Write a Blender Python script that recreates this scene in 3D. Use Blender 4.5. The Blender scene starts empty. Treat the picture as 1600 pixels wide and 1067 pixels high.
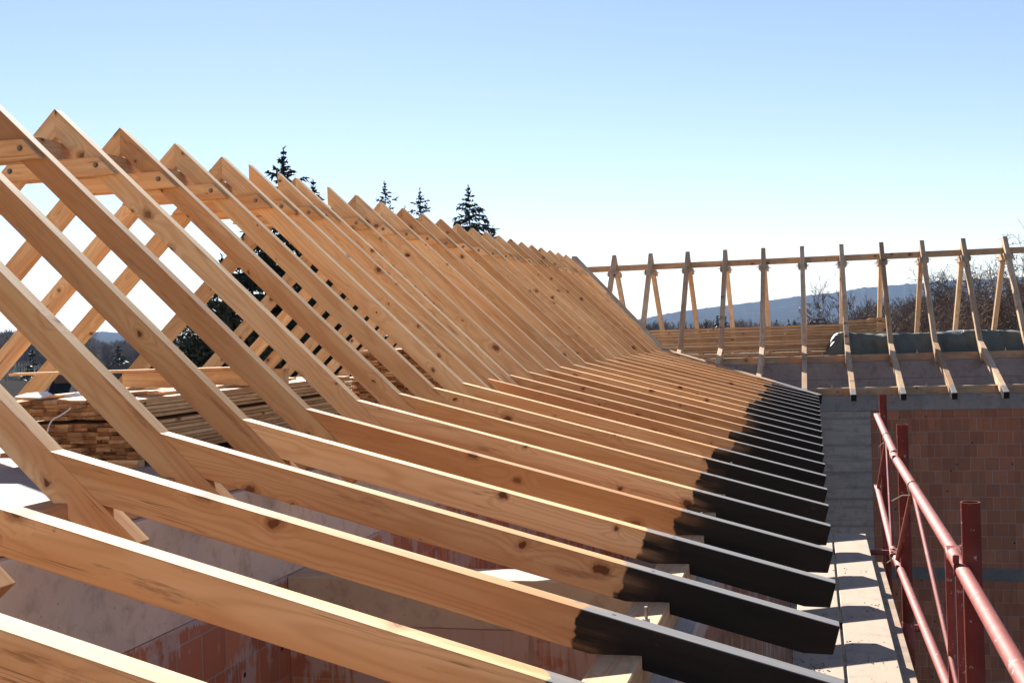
import bpy, bmesh, math, random
from mathutils import Vector, Matrix, Euler
import numpy as np
random.seed(7)
scene = bpy.context.scene
COL = scene.collection
# ------------------------------------------------------------------ camera (camera height is z = 0, the ground lies at z = -8)
CAM = np.array([-0.0774, -4.5424, 0.0])
RV = np.array([0.9691505, 0.2442888, -0.0327147]); UV = np.array([0.0303206, 0.0135554, 0.9994483]); FV = np.array([-0.2445975, 0.9696078, -0.0057302])
FPX = 1864.185
cd = bpy.data.cameras.new('camera'); cam = bpy.data.objects.new('camera', cd); COL.objects.link(cam)
cd.sensor_width = 36; cd.lens = FPX / 1600 * 36; cd.clip_start = .05; cd.clip_end = 20000
cam.matrix_world = Matrix(((RV[0], UV[0], -FV[0], CAM[0]), (RV[1], UV[1], -FV[1], CAM[1]), (RV[2], UV[2], -FV[2], CAM[2]), (0, 0, 0, 1)))
scene.camera = cam
# ------------------------------------------------------------------ sky, sun, exposure
SUN = Vector((-0.81, 1.65, 1.0)).normalized()
world = bpy.data.worlds.new('World'); scene.world = world; world.use_nodes = True
wn = world.node_tree; bg = wn.nodes['Background']
sky = wn.nodes.new('ShaderNodeTexSky'); sky.sky_type = 'NISHITA'; sky.sun_disc = False
sky.sun_elevation = math.asin(SUN.z); sky.sun_rotation = math.atan2(SUN.x, SUN.y)
sky.altitude = 300; sky.air_density = 0.95; sky.dust_density = 0.03; sky.ozone_density = 2.2
tint = wn.nodes.new('ShaderNodeMix'); tint.data_type = 'RGBA'; tint.blend_type = 'MULTIPLY'; tint.inputs[0].default_value = 1; tint.inputs[7].default_value = (1.06, .94, .93, 1)   # the camera's warm white balance
wn.links.new(sky.outputs[0], tint.inputs[6]); wn.links.new(tint.outputs[2], bg.inputs[0]); bg.inputs[1].default_value = 0.05
sd = bpy.data.lights.new('sun', 'SUN'); sd.energy = 5.0; sd.angle = math.radians(.5); sd.color = (1.0, .945, .86)
sun = bpy.data.objects.new('sun', sd); COL.objects.link(sun); sun.rotation_euler = SUN.to_track_quat('Z', 'Y').to_euler()
scene.view_settings.view_transform = 'Standard'; scene.view_settings.look = 'None'; scene.view_settings.gamma = 1
scene.view_settings.exposure = 1.58
scene.cycles.max_bounces = 8; scene.cycles.diffuse_bounces = 5; scene.cycles.volume_bounces = 0

# ------------------------------------------------------------------ helpers
def ray(x, y):
    return FV + RV * (x - 800) / FPX - UV * (y - 533.5) / FPX
def on_y(x, y, Y):
    d = ray(x, y); return CAM + d * (Y - CAM[1]) / d[1]
def at_dist(x, y, D):
    d = ray(x, y); return CAM + d * D / math.hypot(d[0], d[1])
def tag(o, label=None, cat=None, group=None, kind=None):
    if label: o['label'] = label
    if cat: o['category'] = cat
    if group: o['group'] = group
    if kind: o['kind'] = kind
    return o
def empty(name, loc=(0, 0, 0), rot=(0, 0, 0)):
    o = bpy.data.objects.new(name, None); COL.objects.link(o); o.location = loc; o.rotation_euler = rot; o.empty_display_size = .2
    return o
class MB:
    def __init__(s): s.v = []; s.f = []; s.mi = []
    def add(s, vs, fs, mi=0):
        b = len(s.v); s.v += [tuple(map(float, p)) for p in vs]; s.f += [tuple(b + i for i in f) for f in fs]; s.mi += [mi] * len(fs)
    def box(s, a, b, mi=0):
        x0, y0, z0 = a; x1, y1, z1 = b
        s.add([(x0,y0,z0),(x1,y0,z0),(x1,y1,z0),(x0,y1,z0),(x0,y0,z1),(x1,y0,z1),(x1,y1,z1),(x0,y1,z1)],
              [(0,3,2,1),(4,5,6,7),(0,1,5,4),(1,2,6,5),(2,3,7,6),(3,0,4,7)], mi)
    def prism(s, poly, y0, y1, mi=0):         # polygon in XZ (counter-clockwise seen from -Y), extruded along Y
        n = len(poly)
        s.add([(x, y0, z) for x, z in poly] + [(x, y1, z) for x, z in poly],
              [tuple(range(n)), tuple(range(2*n-1, n-1, -1))] + [(i, i+n, (i+1) % n + n, (i+1) % n) for i in range(n)], mi)
    def tube(s, p0, p1, r0, r1=None, n=10, cap=True, mi=0):
        r1 = r0 if r1 is None else r1
        p0 = Vector(p0); p1 = Vector(p1); d = (p1 - p0).normalized(); u = d.orthogonal().normalized(); w = d.cross(u)
        vs = []
        for p, r in ((p0, r0), (p1, r1)):
            for i in range(n):
                a = 2 * math.pi * i / n; vs.append(p + u * r * math.cos(a) + w * r * math.sin(a))
        fs = [(i, (i+1) % n, (i+1) % n + n, i + n) for i in range(n)]
        if cap: fs += [tuple(range(n-1, -1, -1)), tuple(range(n, 2*n))]
        s.add(vs, fs, mi)
    def path(s, pts, r, n=8, mi=0):
        for a, b in zip(pts, pts[1:]): s.tube(a, b, r, n=n, mi=mi)
    def mesh(s, name, mats, bevel=0, smooth=False, fix=True):
        m = bpy.data.meshes.new(name); m.from_pydata(s.v, [], s.f)
        for k in (mats if isinstance(mats, (list, tuple)) else [mats]): m.materials.append(k)
        m.polygons.foreach_set('material_index', s.mi)
        if bevel or fix:
            bm = bmesh.new(); bm.from_mesh(m); bmesh.ops.recalc_face_normals(bm, faces=bm.faces)
            if bevel:
                es = [e for e in bm.edges if len(e.link_faces) == 2 and e.calc_face_angle(0) > .4]
                bmesh.ops.bevel(bm, geom=es, offset=bevel, segments=1, affect='EDGES', clamp_overlap=True)
            bm.to_mesh(m); bm.free()
        if smooth: m.polygons.foreach_set('use_smooth', [True] * len(m.polygons)); m.set_sharp_from_angle(angle=.7)
        m.update(); return m
    def build(s, name, mats, parent=None, loc=(0,0,0), rot=(0,0,0), bevel=0, smooth=False, fix=True):
        return put(name, s.mesh(name, mats, bevel, smooth, fix), parent, loc, rot)
def put(name, mesh, parent=None, loc=(0,0,0), rot=(0,0,0)):
    o = bpy.data.objects.new(name, mesh); COL.objects.link(o); o.parent = parent; o.location = loc; o.rotation_euler = rot
    return o
def fast_mesh(name, V, F, mats, mi=None):     # V (n,3) array, F (m,3|4) array
    m = bpy.data.meshes.new(name); V = np.asarray(V, np.float32); F = np.asarray(F, np.int32); k = F.shape[1]
    m.vertices.add(len(V)); m.vertices.foreach_set('co', V.ravel()); m.loops.add(F.size); m.loops.foreach_set('vertex_index', F.ravel())
    m.polygons.add(len(F)); m.polygons.foreach_set('loop_start', np.arange(0, F.size, k, dtype=np.int32))
    for q in mats: m.materials.append(q)
    if mi is not None: m.polygons.foreach_set('material_index', np.asarray(mi, np.int32))
    m.update(calc_edges=True); return m

# ------------------------------------------------------------------ materials
class NT:
    def __init__(s, name):
        s.m = bpy.data.materials.new(name); s.m.use_nodes = True; s.t = s.m.node_tree; s.b = s.t.nodes['Principled BSDF']
        s.tc = s.n('ShaderNodeTexCoord'); s.obj = s.tc.outputs['Object']
    def n(s, typ, **kw):
        q = s.t.nodes.new(typ)
        for k, v in kw.items(): setattr(q, k, v)
        return q
    def put(s, sock, v):
        if isinstance(v, bpy.types.NodeSocket): s.t.links.new(v, sock)
        elif v is not None:
            if sock.type == 'RGBA' and not isinstance(v, (int, float)) and len(v) == 3: v = (*v, 1)
            sock.default_value = v
    def math(s, op, a, b=None, c=None, clamp=False):
        q = s.n('ShaderNodeMath', operation=op, use_clamp=clamp); s.put(q.inputs[0], a); s.put(q.inputs[1], b); s.put(q.inputs[2], c); return q.outputs[0]
    def vmath(s, op, a, b=None):
        q = s.n('ShaderNodeVectorMath', operation=op); s.put(q.inputs[0], a); s.put(q.inputs[1], b); return q.outputs[0]
    def scale(s, v, sc): return s.vmath('MULTIPLY', v, sc)
    def noise(s, vec, sc, det=3, rough=.5, dist=0, out='Fac'):
        q = s.n('ShaderNodeTexNoise'); s.put(q.inputs['Vector'], vec); q.inputs['Scale'].default_value = sc; q.inputs['Detail'].default_value = det
        q.inputs['Roughness'].default_value = rough; q.inputs['Distortion'].default_value = dist; return q.outputs[out]
    def voro(s, vec, sc, dims='3D'):
        q = s.n('ShaderNodeTexVoronoi', voronoi_dimensions=dims); s.put(q.inputs['Vector'], vec); q.inputs['Scale'].default_value = sc; return q
    def ss(s, x, a, b):                        # smoothstep a -> b
        q = s.n('ShaderNodeMapRange', interpolation_type='SMOOTHSTEP'); s.put(q.inputs[0], x); s.put(q.inputs[1], a); s.put(q.inputs[2], b); return q.outputs[0]
    def mix(s, f, a, b, mode='MIX'):
        q = s.n('ShaderNodeMix', data_type='RGBA', blend_type=mode); s.put(q.inputs[0], f); s.put(q.inputs[6], a); s.put(q.inputs[7], b); return q.outputs[2]
    def fmix(s, f, a, b):
        q = s.n('ShaderNodeMix', data_type='FLOAT'); s.put(q.inputs[0], f); s.put(q.inputs[2], a); s.put(q.inputs[3], b); return q.outputs[0]
    def xyz(s, v):
        q = s.n('ShaderNodeSeparateXYZ'); s.put(q.inputs[0], v); return q.outputs
    def comb(s, x, y, z):
        q = s.n('ShaderNodeCombineXYZ'); s.put(q.inputs[0], x); s.put(q.inputs[1], y); s.put(q.inputs[2], z); return q.outputs[0]
    def rand(s): return s.n('ShaderNodeObjectInfo').outputs['Random']
    def bump(s, h, strength=.3, dist=.01):
        q = s.n('ShaderNodeBump'); q.inputs['Strength'].default_value = strength; q.inputs['Distance'].default_value = dist; s.put(q.inputs['Height'], h)
        s.t.links.new(q.outputs[0], s.b.inputs['Normal'])
    def done(s, col, rough=.6, spec=.4, metal=0):
        s.put(s.b.inputs['Base Color'], col); s.put(s.b.inputs['Roughness'], rough); s.b.inputs['Specular IOR Level'].default_value = spec; s.b.inputs['Metallic'].default_value = metal
        return s.m

def wood(name, light, dark, knot=(.13, .045, .018), knots=1.0, paint_from=None, dirt=.0, var=.46):
    t = NT(name); r = t.rand(); off = t.comb(t.math('MULTIPLY', r, 41.3), t.math('MULTIPLY', r, 17.7), t.math('MULTIPLY', r, 93.1))
    v = t.vmath('ADD', t.obj, off); X, Y, Z = t.xyz(v)
    wob = t.noise(v, 6, 2)
    wob2 = t.noise(t.vmath('ADD', v, (5.3, 1.7, 9.1)), 22, 3, .6)
    kx = t.math('MULTIPLY', t.math('ADD', X, t.math('ADD', t.math('MULTIPLY', wob, .10), t.math('MULTIPLY', wob2, .045))), .78)
    kz = t.math('ADD', t.math('ADD', Z, t.math('MULTIPLY', Y, .35)), t.math('MULTIPLY', t.noise(t.vmath('ADD', v, (2.3, 8.7, 3.1)), 24, 3, .6), .04))
    vo = t.voro(t.comb(kx, kz, 0), 3.6, '2D'); d = vo.outputs['Distance']; cr = t.xyz(vo.outputs['Color'])
    rad = t.math('MULTIPLY', t.math('SUBTRACT', cr[0], .35, clamp=True), .15 * knots)
    inside = t.math('SUBTRACT', rad, d)
    km = t.ss(inside, -.012, .018); halo = t.math('MULTIPLY', t.ss(t.math('SUBTRACT', t.math('MULTIPLY', rad, 2.1), d), -.03, .10), .6)
    swirl = t.math('MULTIPLY', t.math('POWER', 2.718, t.math('MULTIPLY', d, -7.0)), t.math('MULTIPLY', t.ss(rad, .005, .05), .55))
    g = t.noise(t.scale(v, (.42, 6.0, 6.0)), 1.0, 1.5, .45)
    ringv = t.math('ADD', t.math('MULTIPLY', g, 13.0), t.math('MULTIPLY', swirl, 7.0))
    ring = t.math('POWER', t.math('ADD', t.math('MULTIPLY', t.math('SINE', t.math('MULTIPLY', ringv, 6.283)), .5), .5), 2.2)
    fine = t.noise(t.scale(v, (2.5, 90, 90)), 1.0, 2)
    heart = t.ss(t.math('ADD', t.noise(t.scale(v, (.22, 5, 5)), 1.0, 2.5), t.math('MULTIPLY', t.math('FRACT', t.math('MULTIPLY', r, 211.3)), .16)), .60, .74)
    broad = t.noise(t.scale(v, (.8, 9, 9)), 1.0, 3)
    c = t.mix(t.ss(broad, .38, .68), light, dark)
    c = t.mix(t.math('MULTIPLY', heart, .55), c, tuple(x * f for x, f in zip(dark, (.80, .62, .55))))
    c = t.mix(t.math('MULTIPLY', ring, .38), c, tuple(x * f for x, f in zip(dark, (.74, .58, .48))))
    c = t.mix(t.math('MULTIPLY', fine, .25), c, tuple(x * .72 for x in light))
    tint = t.math('ADD', 1 - var / 2, t.math('MULTIPLY', t.math('FRACT', t.math('MULTIPLY', r, 57.3)), var))
    c = t.mix(1.0, c, t.comb(tint, t.math('POWER', tint, 1.25), t.math('POWER', tint, 1.5)), 'MULTIPLY')
    c = t.mix(halo, c, (.27, .105, .04)); c = t.mix(t.math('MULTIPLY', km, t.fmix(cr[1], .55, .95)), c, knot)
    ck = t.math('ABSOLUTE', t.math('SUBTRACT', t.noise(t.scale(v, (.45, 26, 26)), 1.0, 1.5), .5)); ckm = t.math('MULTIPLY', t.math('SUBTRACT', 1, t.ss(ck, .002, .008)), t.ss(t.noise(t.scale(v, (1.1, 4, 4)), 1.0, 1), .56, .62))
    c = t.mix(t.math('MULTIPLY', ckm, .6), c, (.16, .07, .03))
    # small stray marks: pitch streaks and smudges
    sm = t.noise(t.scale(v, (1.6, 14, 14)), 1.0, 5, .65); c = t.mix(t.math('MULTIPLY', t.ss(sm, .60, .72), .55), c, (.20, .085, .035))
    if dirt:
        dn = t.noise(v, 5, 5, .7); c = t.mix(t.math('MULTIPLY', t.ss(dn, .45, .7), dirt), c, (.12, .10, .085))
    rough = .68
    if paint_from is not None:
        lx, ly, lz = t.xyz(t.obj); r2 = t.math('FRACT', t.math('MULTIPLY', r, 131.7))
        edge = t.math('ADD', paint_from - .09, t.math('MULTIPLY', r2, .17))
        br = t.noise(t.scale(v, (3.0, 34, 34)), 1.0, 4, .6); br2 = t.noise(t.vmath('MULTIPLY', v, (1.4, 1.0, 1.0)), 7.5, 1.5)
        q = t.math('ADD', t.math('SUBTRACT', lx, edge), t.math('ADD', t.math('MULTIPLY', t.math('SUBTRACT', br, .5), .06), t.math('MULTIPLY', t.math('SUBTRACT', br2, .5), .17)))
        thin_ = t.noise(t.scale(v, (2.2, 18, 18)), 1.0, 3); m = t.math('MULTIPLY', t.ss(q, -.008, .010), t.math('SUBTRACT', 1, t.math('MULTIPLY', t.math('SUBTRACT', 1, t.ss(q, .02, .22)), t.math('MULTIPLY', t.ss(thin_, .4, .7), .30))))
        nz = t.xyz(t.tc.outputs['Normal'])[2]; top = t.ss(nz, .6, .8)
        sp = t.ss(t.noise(t.scale(v, (14, 60, 60)), 1, 3, .7), .66, .78)
        blk = t.mix(t.math('MULTIPLY', sp, .4), t.mix(t.noise(t.scale(v, (1.5, 9, 9)), 1.0, 4, .65), (.011, .0095, .008), (.048, .037, .028)), (.09, .065, .05))
        scuff = t.math('MULTIPLY', t.ss(t.noise(v, 2.2, 2), .62, .7), t.ss(t.noise(t.scale(v, (10, 45, 45)), 1, 4, .7), .56, .66))
        blk = t.mix(t.math('MULTIPLY', scuff, .5), blk, (.16, .14, .12))
        sun_sheen = t.mix(t.noise(t.scale(v, (2, 30, 30)), 1, 3), (.16, .155, .155), (.26, .25, .245))  # grey for upward black-painted faces: grazing sun sheen painted into the colour
        c = t.mix(m, c, t.mix(top, blk, sun_sheen)); rough = t.fmix(m, .68, .6)
    t.bump(t.math('ADD', t.math('MULTIPLY', fine, .5), t.math('MULTIPLY', ring, .25)), .12, .004)
    return t.done(c, rough, .055)

def concrete(name, a, b, boards=0, pores=True, streak=0):
    t = NT(name); v = t.obj
    n1 = t.noise(v, 1.3, 5, .6); n2 = t.noise(v, 9, 5, .65); n3 = t.noise(v, 60, 3)
    c = t.mix(t.ss(n1, .3, .7), a, b); c = t.mix(t.math('MULTIPLY', t.ss(n2, .48, .72), .65), c, tuple(x * .55 for x in a)); tr = t.noise(t.vmath('ADD', t.scale(v, (3, 2, 5)), t.comb(n1, n1, n1)), 1, 1.5); trl = t.math('SUBTRACT', 1, t.ss(t.math('ABSOLUTE', t.math('SUBTRACT', tr, .5)), .002, .016)); c = t.mix(t.math('MULTIPLY', trl, .12), c, tuple(x * .55 for x in a))
    c = t.mix(t.math('MULTIPLY', n3, .25), c, tuple(x * 1.25 for x in b))
    h = n2
    if boards:
        z = t.xyz(v)[2]; zz = t.math('ADD', z, t.math('MULTIPLY', n1, .02)); fr = t.math('FRACT', t.math('MULTIPLY', zz, 1 / boards))
        line = t.math('SUBTRACT', 1, t.ss(t.math('ABSOLUTE', t.math('SUBTRACT', fr, .5)), .0, .09))
        hs = t.noise(t.scale(v, (1.2, 1.2, 12)), 1, 5, .7)
        c = t.mix(t.math('MULTIPLY', line, .55), c, tuple(x * .45 for x in a)); c = t.mix(t.math('MULTIPLY', t.ss(hs, .45, .7), .6), c, tuple(x * .5 for x in a))
    if streak:
        hs = t.noise(t.scale(v, (streak, streak, .6)), 1, 4, .7); c = t.mix(t.math('MULTIPLY', t.ss(hs, .5, .75), .45), c, tuple(x * .6 for x in a))
    if pores:
        vo = t.voro(v, 16); c = t.mix(t.math('MULTIPLY', t.math('LESS_THAN', vo.outputs['Distance'], .085), .6), c, tuple(x * .4 for x in a))
    t.bump(t.math('ADD', n2, t.math('MULTIPLY', n3, .4)), .25, .01)
    return t.done(c, .85, .25)

def brick(name, axis, plaster_z=None, smear=.25, off=(0, 0), bright=1.0, smear_col=(.30, .26, .25), colors=((.36, .15, .085), (.27, .105, .06)), mortar=(.25, .22, .20)):
    t = NT(name); x, y, z = t.xyz(t.obj); u = x if axis == 'x' else y
    vec = t.comb(t.math('ADD', u, off[0]), t.math('ADD', z, off[1]), 0)
    q = t.n('ShaderNodeTexBrick'); t.put(q.inputs['Vector'], vec); q.offset = .5; q.inputs['Scale'].default_value = 1
    q.inputs['Brick Width'].default_value = .255; q.inputs['Row Height'].default_value = .249; q.inputs['Mortar Size'].default_value = .0055; q.inputs['Mortar Smooth'].default_value = .3; q.inputs['Bias'].default_value = 0
    for k, c in zip(('Color1', 'Color2', 'Mortar'), (*[tuple(v * bright for v in c) for c in colors], tuple(v * bright for v in mortar))): t.put(q.inputs[k], c)
    v2 = t.comb(t.math('FLOOR', t.math('MULTIPLY', vec_x(t, vec), 3.9216)), t.math('FLOOR', t.math('MULTIPLY', vec_y(t, vec), 4.0161)), 0)
    cell = t.n('ShaderNodeTexWhiteNoise'); t.put(cell.inputs['Vector'], v2); cv = cell.outputs['Value']
    c = q.outputs['Color']; c = t.mix(t.math('MULTIPLY', cv, .45), c, tuple(v * bright * .55 for v in colors[1]))
    rib = t.math('ADD', t.math('MULTIPLY', t.math('SINE', t.math('MULTIPLY', u, 420)), .5), .5)
    c = t.mix(t.math('MULTIPLY', rib, .16), c, tuple(v * bright * .4 for v in colors[1]))
    dn = t.noise(t.obj, 3, 5, .65); c = t.mix(t.math('MULTIPLY', t.ss(dn, .4, .75), .35), c, tuple(v * bright for v in (.22, .15, .12)))
    vs = t.noise(t.comb(t.math('MULTIPLY', u, 40), 0, t.math('MULTIPLY', z, 3)), 1, 4, .7)
    if smear:
        sn = t.noise(t.obj, 2.2, 4, .6); sm = t.ss(t.math('ADD', t.math('MULTIPLY', sn, .8), t.math('MULTIPLY', vs, .25)), .62 - smear * .2, .68 - smear * .2)
        c = t.mix(t.math('MULTIPLY', sm, .75), c, tuple(v * bright for v in smear_col))
    if plaster_z is not None:
        e = t.math('ADD', t.math('MULTIPLY', t.math('SUBTRACT', vs, .5), .16), t.math('MULTIPLY', t.math('SUBTRACT', t.noise(t.obj, 1.7, 2), .5), .12))
        m = t.ss(t.math('SUBTRACT', z, t.math('ADD', plaster_z, e)), -.006, .006)
        pc = t.mix(t.noise(t.obj, 5, 5, .65), tuple(v * bright * 1.1 for v in smear_col), tuple(v * bright * .8 for v in smear_col)); c = t.mix(m, c, pc)
    hole = t.voro(t.comb(t.math('ADD', u, 3), t.math('ADD', z, 7), 0), 1.3, '2D'); c = t.mix(t.math('LESS_THAN', hole.outputs['Distance'], .02), c, (.02, .014, .012))
    st = t.noise(t.comb(t.math('MULTIPLY', u, 14), 0, t.math('MULTIPLY', z, 1.2)), 1, 4, .7); c = t.mix(t.math('MULTIPLY', t.ss(st, .50, .66), t.math('MULTIPLY', t.ss(t.noise(t.obj, .9, 2), .4, .6), .5)), c, tuple(v * bright * .5 for v in colors[1])); t.bump(t.math('ADD', t.math('MULTIPLY', rib, .5), q.outputs['Fac']), -.25, .006)
    return t.done(c, .85, .2)
def vec_x(t, v): return t.xyz(v)[0]
def vec_y(t, v): return t.xyz(v)[1]

def plain(name, col, rough=.6, spec=.4, metal=0, nscale=6, amt=.35, dark=.55, detail=4):
    t = NT(name); n = t.noise(t.obj, nscale, detail, .65)
    c = t.mix(t.math('MULTIPLY', t.ss(n, .35, .75), amt), col, tuple(x * dark for x in col)); t.bump(n, .1, .01)
    return t.done(c, rough, spec, metal)
def red_paint(name, k, spec):
    t = NT(name); n = t.noise(t.obj, 5, 5, .7); n2 = t.noise(t.obj, 38, 4, .7); nz = t.noise(t.scale(t.obj, (60, 60, 3)), 1, 3)
    c = t.mix(t.ss(n, .35, .7), (.30 * k, .062 * k, .048 * k), (.22 * k, .040 * k, .030 * k)); c = t.mix(t.math('MULTIPLY', nz, .3), c, (.30 * k, .055 * k, .035 * k))
    c = t.mix(t.ss(n2, .63, .68), c, (.46, .38, .34)); c = t.mix(t.ss(t.noise(t.vmath('ADD', t.obj, (3, 7, 1)), 26, 4, .7), .67, .72), c, (.07, .03, .02)); c = t.mix(t.math('MULTIPLY', t.ss(t.noise(t.vmath('ADD', t.obj, (9, 2, 4)), 6, 5, .75), .62, .68), .6), c, (.40, .33, .29)); c = t.mix(t.math('MULTIPLY', t.ss(t.noise(t.obj, 2.2, 3), .5, .75), .35), c, (.34, .15, .12))
    t.bump(n2, .08, .003); return t.done(c, t.fmix(n, .60, .74), spec)
def deck_ply():
    t = NT('deck_plywood'); v = t.obj; n = t.noise(t.scale(v, (9, 1.1, 9)), 1, 4, .6); n2 = t.noise(v, 14, 5, .7); n3 = t.noise(v, 3, 4, .6)
    c = t.mix(n, (.42, .31, .215), (.30, .22, .155)); c = t.mix(t.math('MULTIPLY', t.ss(n3, .48, .75), .35), c, (.27, .23, .20))
    c = t.mix(t.math('MULTIPLY', t.ss(t.noise(t.vmath('ADD', v, (4, 2, 1)), 7, 5, .7), .5, .68), .55), c, (.17, .14, .12)); vo = t.voro(v, 30); sp = t.math('MAXIMUM', t.math('MULTIPLY', t.ss(n2, .64, .70), t.ss(t.noise(v, 1.6, 2), .45, .6)), t.math('MULTIPLY', t.math('LESS_THAN', vo.outputs['Distance'], .13), t.ss(t.noise(v, 2.6, 2), .52, .58))); c = t.mix(sp, c, (.10, .085, .075))
    t.bump(n2, .12, .004); return t.done(c, .7, .3)
def bark(name, col):
    t = NT(name); n = t.noise(t.scale(t.obj, (1, 1, .25)), 14, 4, .7); c = t.mix(n, col, tuple(x * .45 for x in col)); return t.done(c, .9, .1)
def leafmat(name, a, b, trans=.15):
    t = NT(name); g = t.n('ShaderNodeNewGeometry'); c = t.mix(g.outputs['Random Per Island'], a, b); m = t.done(c, .65, .3); return m

PINE = wood('pine_rafter_wood', (.76, .50, .26), (.68, .39, .18))
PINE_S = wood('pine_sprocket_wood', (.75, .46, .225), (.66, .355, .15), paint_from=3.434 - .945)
PINE_B = wood('pine_beam_wood', (.64, .41, .23), (.54, .31, .16), dirt=.25)
PINE_F = wood('pine_weathered_wood', (.60, .43, .27), (.50, .33, .20), dirt=.3, paint_from=None)
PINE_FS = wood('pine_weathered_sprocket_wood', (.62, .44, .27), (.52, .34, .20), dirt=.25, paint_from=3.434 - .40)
LUM = wood('stacked_lumber_wood', (.76, .49, .25), (.62, .36, .17), knots=.8, dirt=.2, var=.4)
LUM_E = wood('stacked_lumber_end_grain_wood', (.50, .27, .125), (.33, .155, .065), knots=.4, dirt=.4, var=.75)
STEEL = plain('galvanised_steel', (.42, .42, .42), .35, .5, .9)
BOLT = plain('dark_bolt_steel', (.20, .19, .18), .45, .5, .7)
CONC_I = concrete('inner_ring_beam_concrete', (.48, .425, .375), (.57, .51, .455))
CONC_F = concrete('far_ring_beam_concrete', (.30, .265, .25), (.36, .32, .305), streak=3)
CONC_C = concrete('corner_column_concrete', (.42, .345, .29), (.50, .42, .355), boards=.52)
CONC_S = concrete('slab_concrete', (.27, .255, .25), (.32, .30, .29))
CONC_X = concrete('cross_beam_concrete', (.42, .37, .30), (.34, .30, .255))
BR_IN = brick('inner_wall_brick', 'y', plaster_z=-1.42, smear=.5, bright=1.5)
BR_X = brick('cross_wall_brick', 'x', smear=.95, off=(.1, .02), bright=1.35)
BR_OUT = brick('outer_wall_brick', 'y', plaster_z=-1.58, smear=.35, smear_col=(.36, .29, .27), bright=1.35)
BR_FAR = brick('courtyard_wall_brick', 'x', smear=0, off=(.07, .11), colors=((.62, .235, .12), (.50, .175, .09)), mortar=(.54, .42, .34))
RED = red_paint('red_oxide_paint', 1.0, .26); RED_P = red_paint('red_post_paint', .68, .08); DECK = deck_ply()

# ------------------------------------------------------------------ dimensions of the roof
S = .9; XR, ZR = -5.736, 1.868; XK, ZK = -3.316, -.442; ZT = -1.335; KE = 18.739; HR = KE + 5.736
TH1 = math.atan2(ZR - ZK, XK - XR); TH2 = math.atan2(ZK - ZT, -XK); L1 = 3.92; LSP = 3.434; WD = .10; HT = .16; BASE = -.67
FX0, FSP = -4.743, .8955
ORD = ['zeroth','first','second','third','fourth','fifth','sixth','seventh','eighth','ninth','tenth','eleventh','twelfth','thirteenth','fourteenth','fifteenth','sixteenth']

# ------------------------------------------------------------------ ground and hills
GZ = -8.0
def ground_mat():
    t = NT('field_ground'); n = t.noise(t.obj, .02, 5, .6); n2 = t.noise(t.obj, .6, 4); c = t.mix(t.ss(n, .4, .62), (.06, .05, .032), (.035, .042, .02)); c = t.mix(t.math('MULTIPLY', n2, .5), c, (.05, .045, .035)); return t.done(c, 1.0, 0)
g = MB(); N = 24; R0 = 6000
g.add([(0, 0, GZ)] + [(R0 * math.cos(2*math.pi*i/48), R0 * math.sin(2*math.pi*i/48), GZ) for i in range(48)], [(0, 1 + i, 1 + (i + 1) % 48) for i in range(48)])
tag(g.build('ground', ground_mat()), kind='structure')
def hill_mat():
    t = NT('wooded_hill'); n = t.noise(t.obj, .012, 6, .7); n2 = t.noise(t.obj, .05, 5, .75)
    c = t.mix(t.ss(n2, .35, .65), (.028, .028, .024), (.05, .044, .034)); c = t.mix(t.math('MULTIPLY', t.ss(n, .56, .64), .5), c, (.11, .10, .06)); t.bump(n2, .5, 10); return t.done(c, 1.0, 0)
def hill(name, pts, D, depth, bumps, mat):
    # pts: skyline as seen from the building; a ridge of that height is raised at distance D, falling to the plain on both sides
    xs = np.array([p[0] for p in pts], float); ys = np.array([p[1] for p in pts], float)
    cols = np.arange(xs[0], xs[-1] + 1, 2.5); rows = [-1, -.7, -.4, -.2, -.08, 0, .1, .4, 1]
    rng = np.random.RandomState(3); V = []; F = []
    fine = np.convolve(rng.randn(len(cols) + 8), np.array([.25, .5, .25]), 'same')[4:-4]
    for i, x in enumerate(cols):
        y = np.interp(x, xs, ys); P = at_dist(x, y, D); d = (P - CAM)[:2] / D
        hgt = P[2] - GZ + bumps * max(0, fine[i])
        for r in rows:
            w = (1 - abs(r)) ** 1.3 if r < 0 else (1 - r); dd = D + r * depth
            V.append((CAM[0] + d[0] * dd, CAM[1] + d[1] * dd, GZ - 2 + hgt * w + (2 if r == 0 else 0) + (rng.randn() * bumps * .2 if 0 < abs(r) < 1 else 0)))
    nr = len(rows)
    for i in range(len(cols) - 1):
        for j in range(nr - 1): F.append((i*nr+j, (i+1)*nr+j, (i+1)*nr+j+1, i*nr+j+1))
    o = put(name, fast_mesh(name, V, F, [mat])); o.data.polygons.foreach_set('use_smooth', [True] * len(F)); tag(o, kind='structure'); return o
HM = hill_mat()
hill('hills', [(-900, 540), (-400, 530), (-100, 522), (60, 519), (170, 519), (300, 528), (500, 524), (700, 522), (870, 515), (945, 510), (1000, 499), (1060, 487), (1130, 478), (1190, 471), (1250, 463), (1300, 458), (1350, 450), (1420, 444), (1500, 438), (1600, 433), (1800, 440), (2200, 470), (2700, 480)], 2600, 900, 1.8, HM)

# ------------------------------------------------------------------ building: slab, walls
def wall(name, label, cat='wall'): return tag(empty(name), label, cat)
sl = MB(); sl.prism([(-8.30, -1.15), (-3.484, -1.15), (-3.484, -.9), (-8.30, -.9)], -7, 30.6); sl.box((-3.484, 22.30, -1.15), (12, 30.6, -.9))
tag(sl.build('attic_floor', CONC_S), kind='structure')
fl = MB(); fl.box((-3.18, -7, -4.0), (-.96, 21, -3.8)); tag(fl.build('lower_floor', CONC_S), kind='structure')

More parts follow.
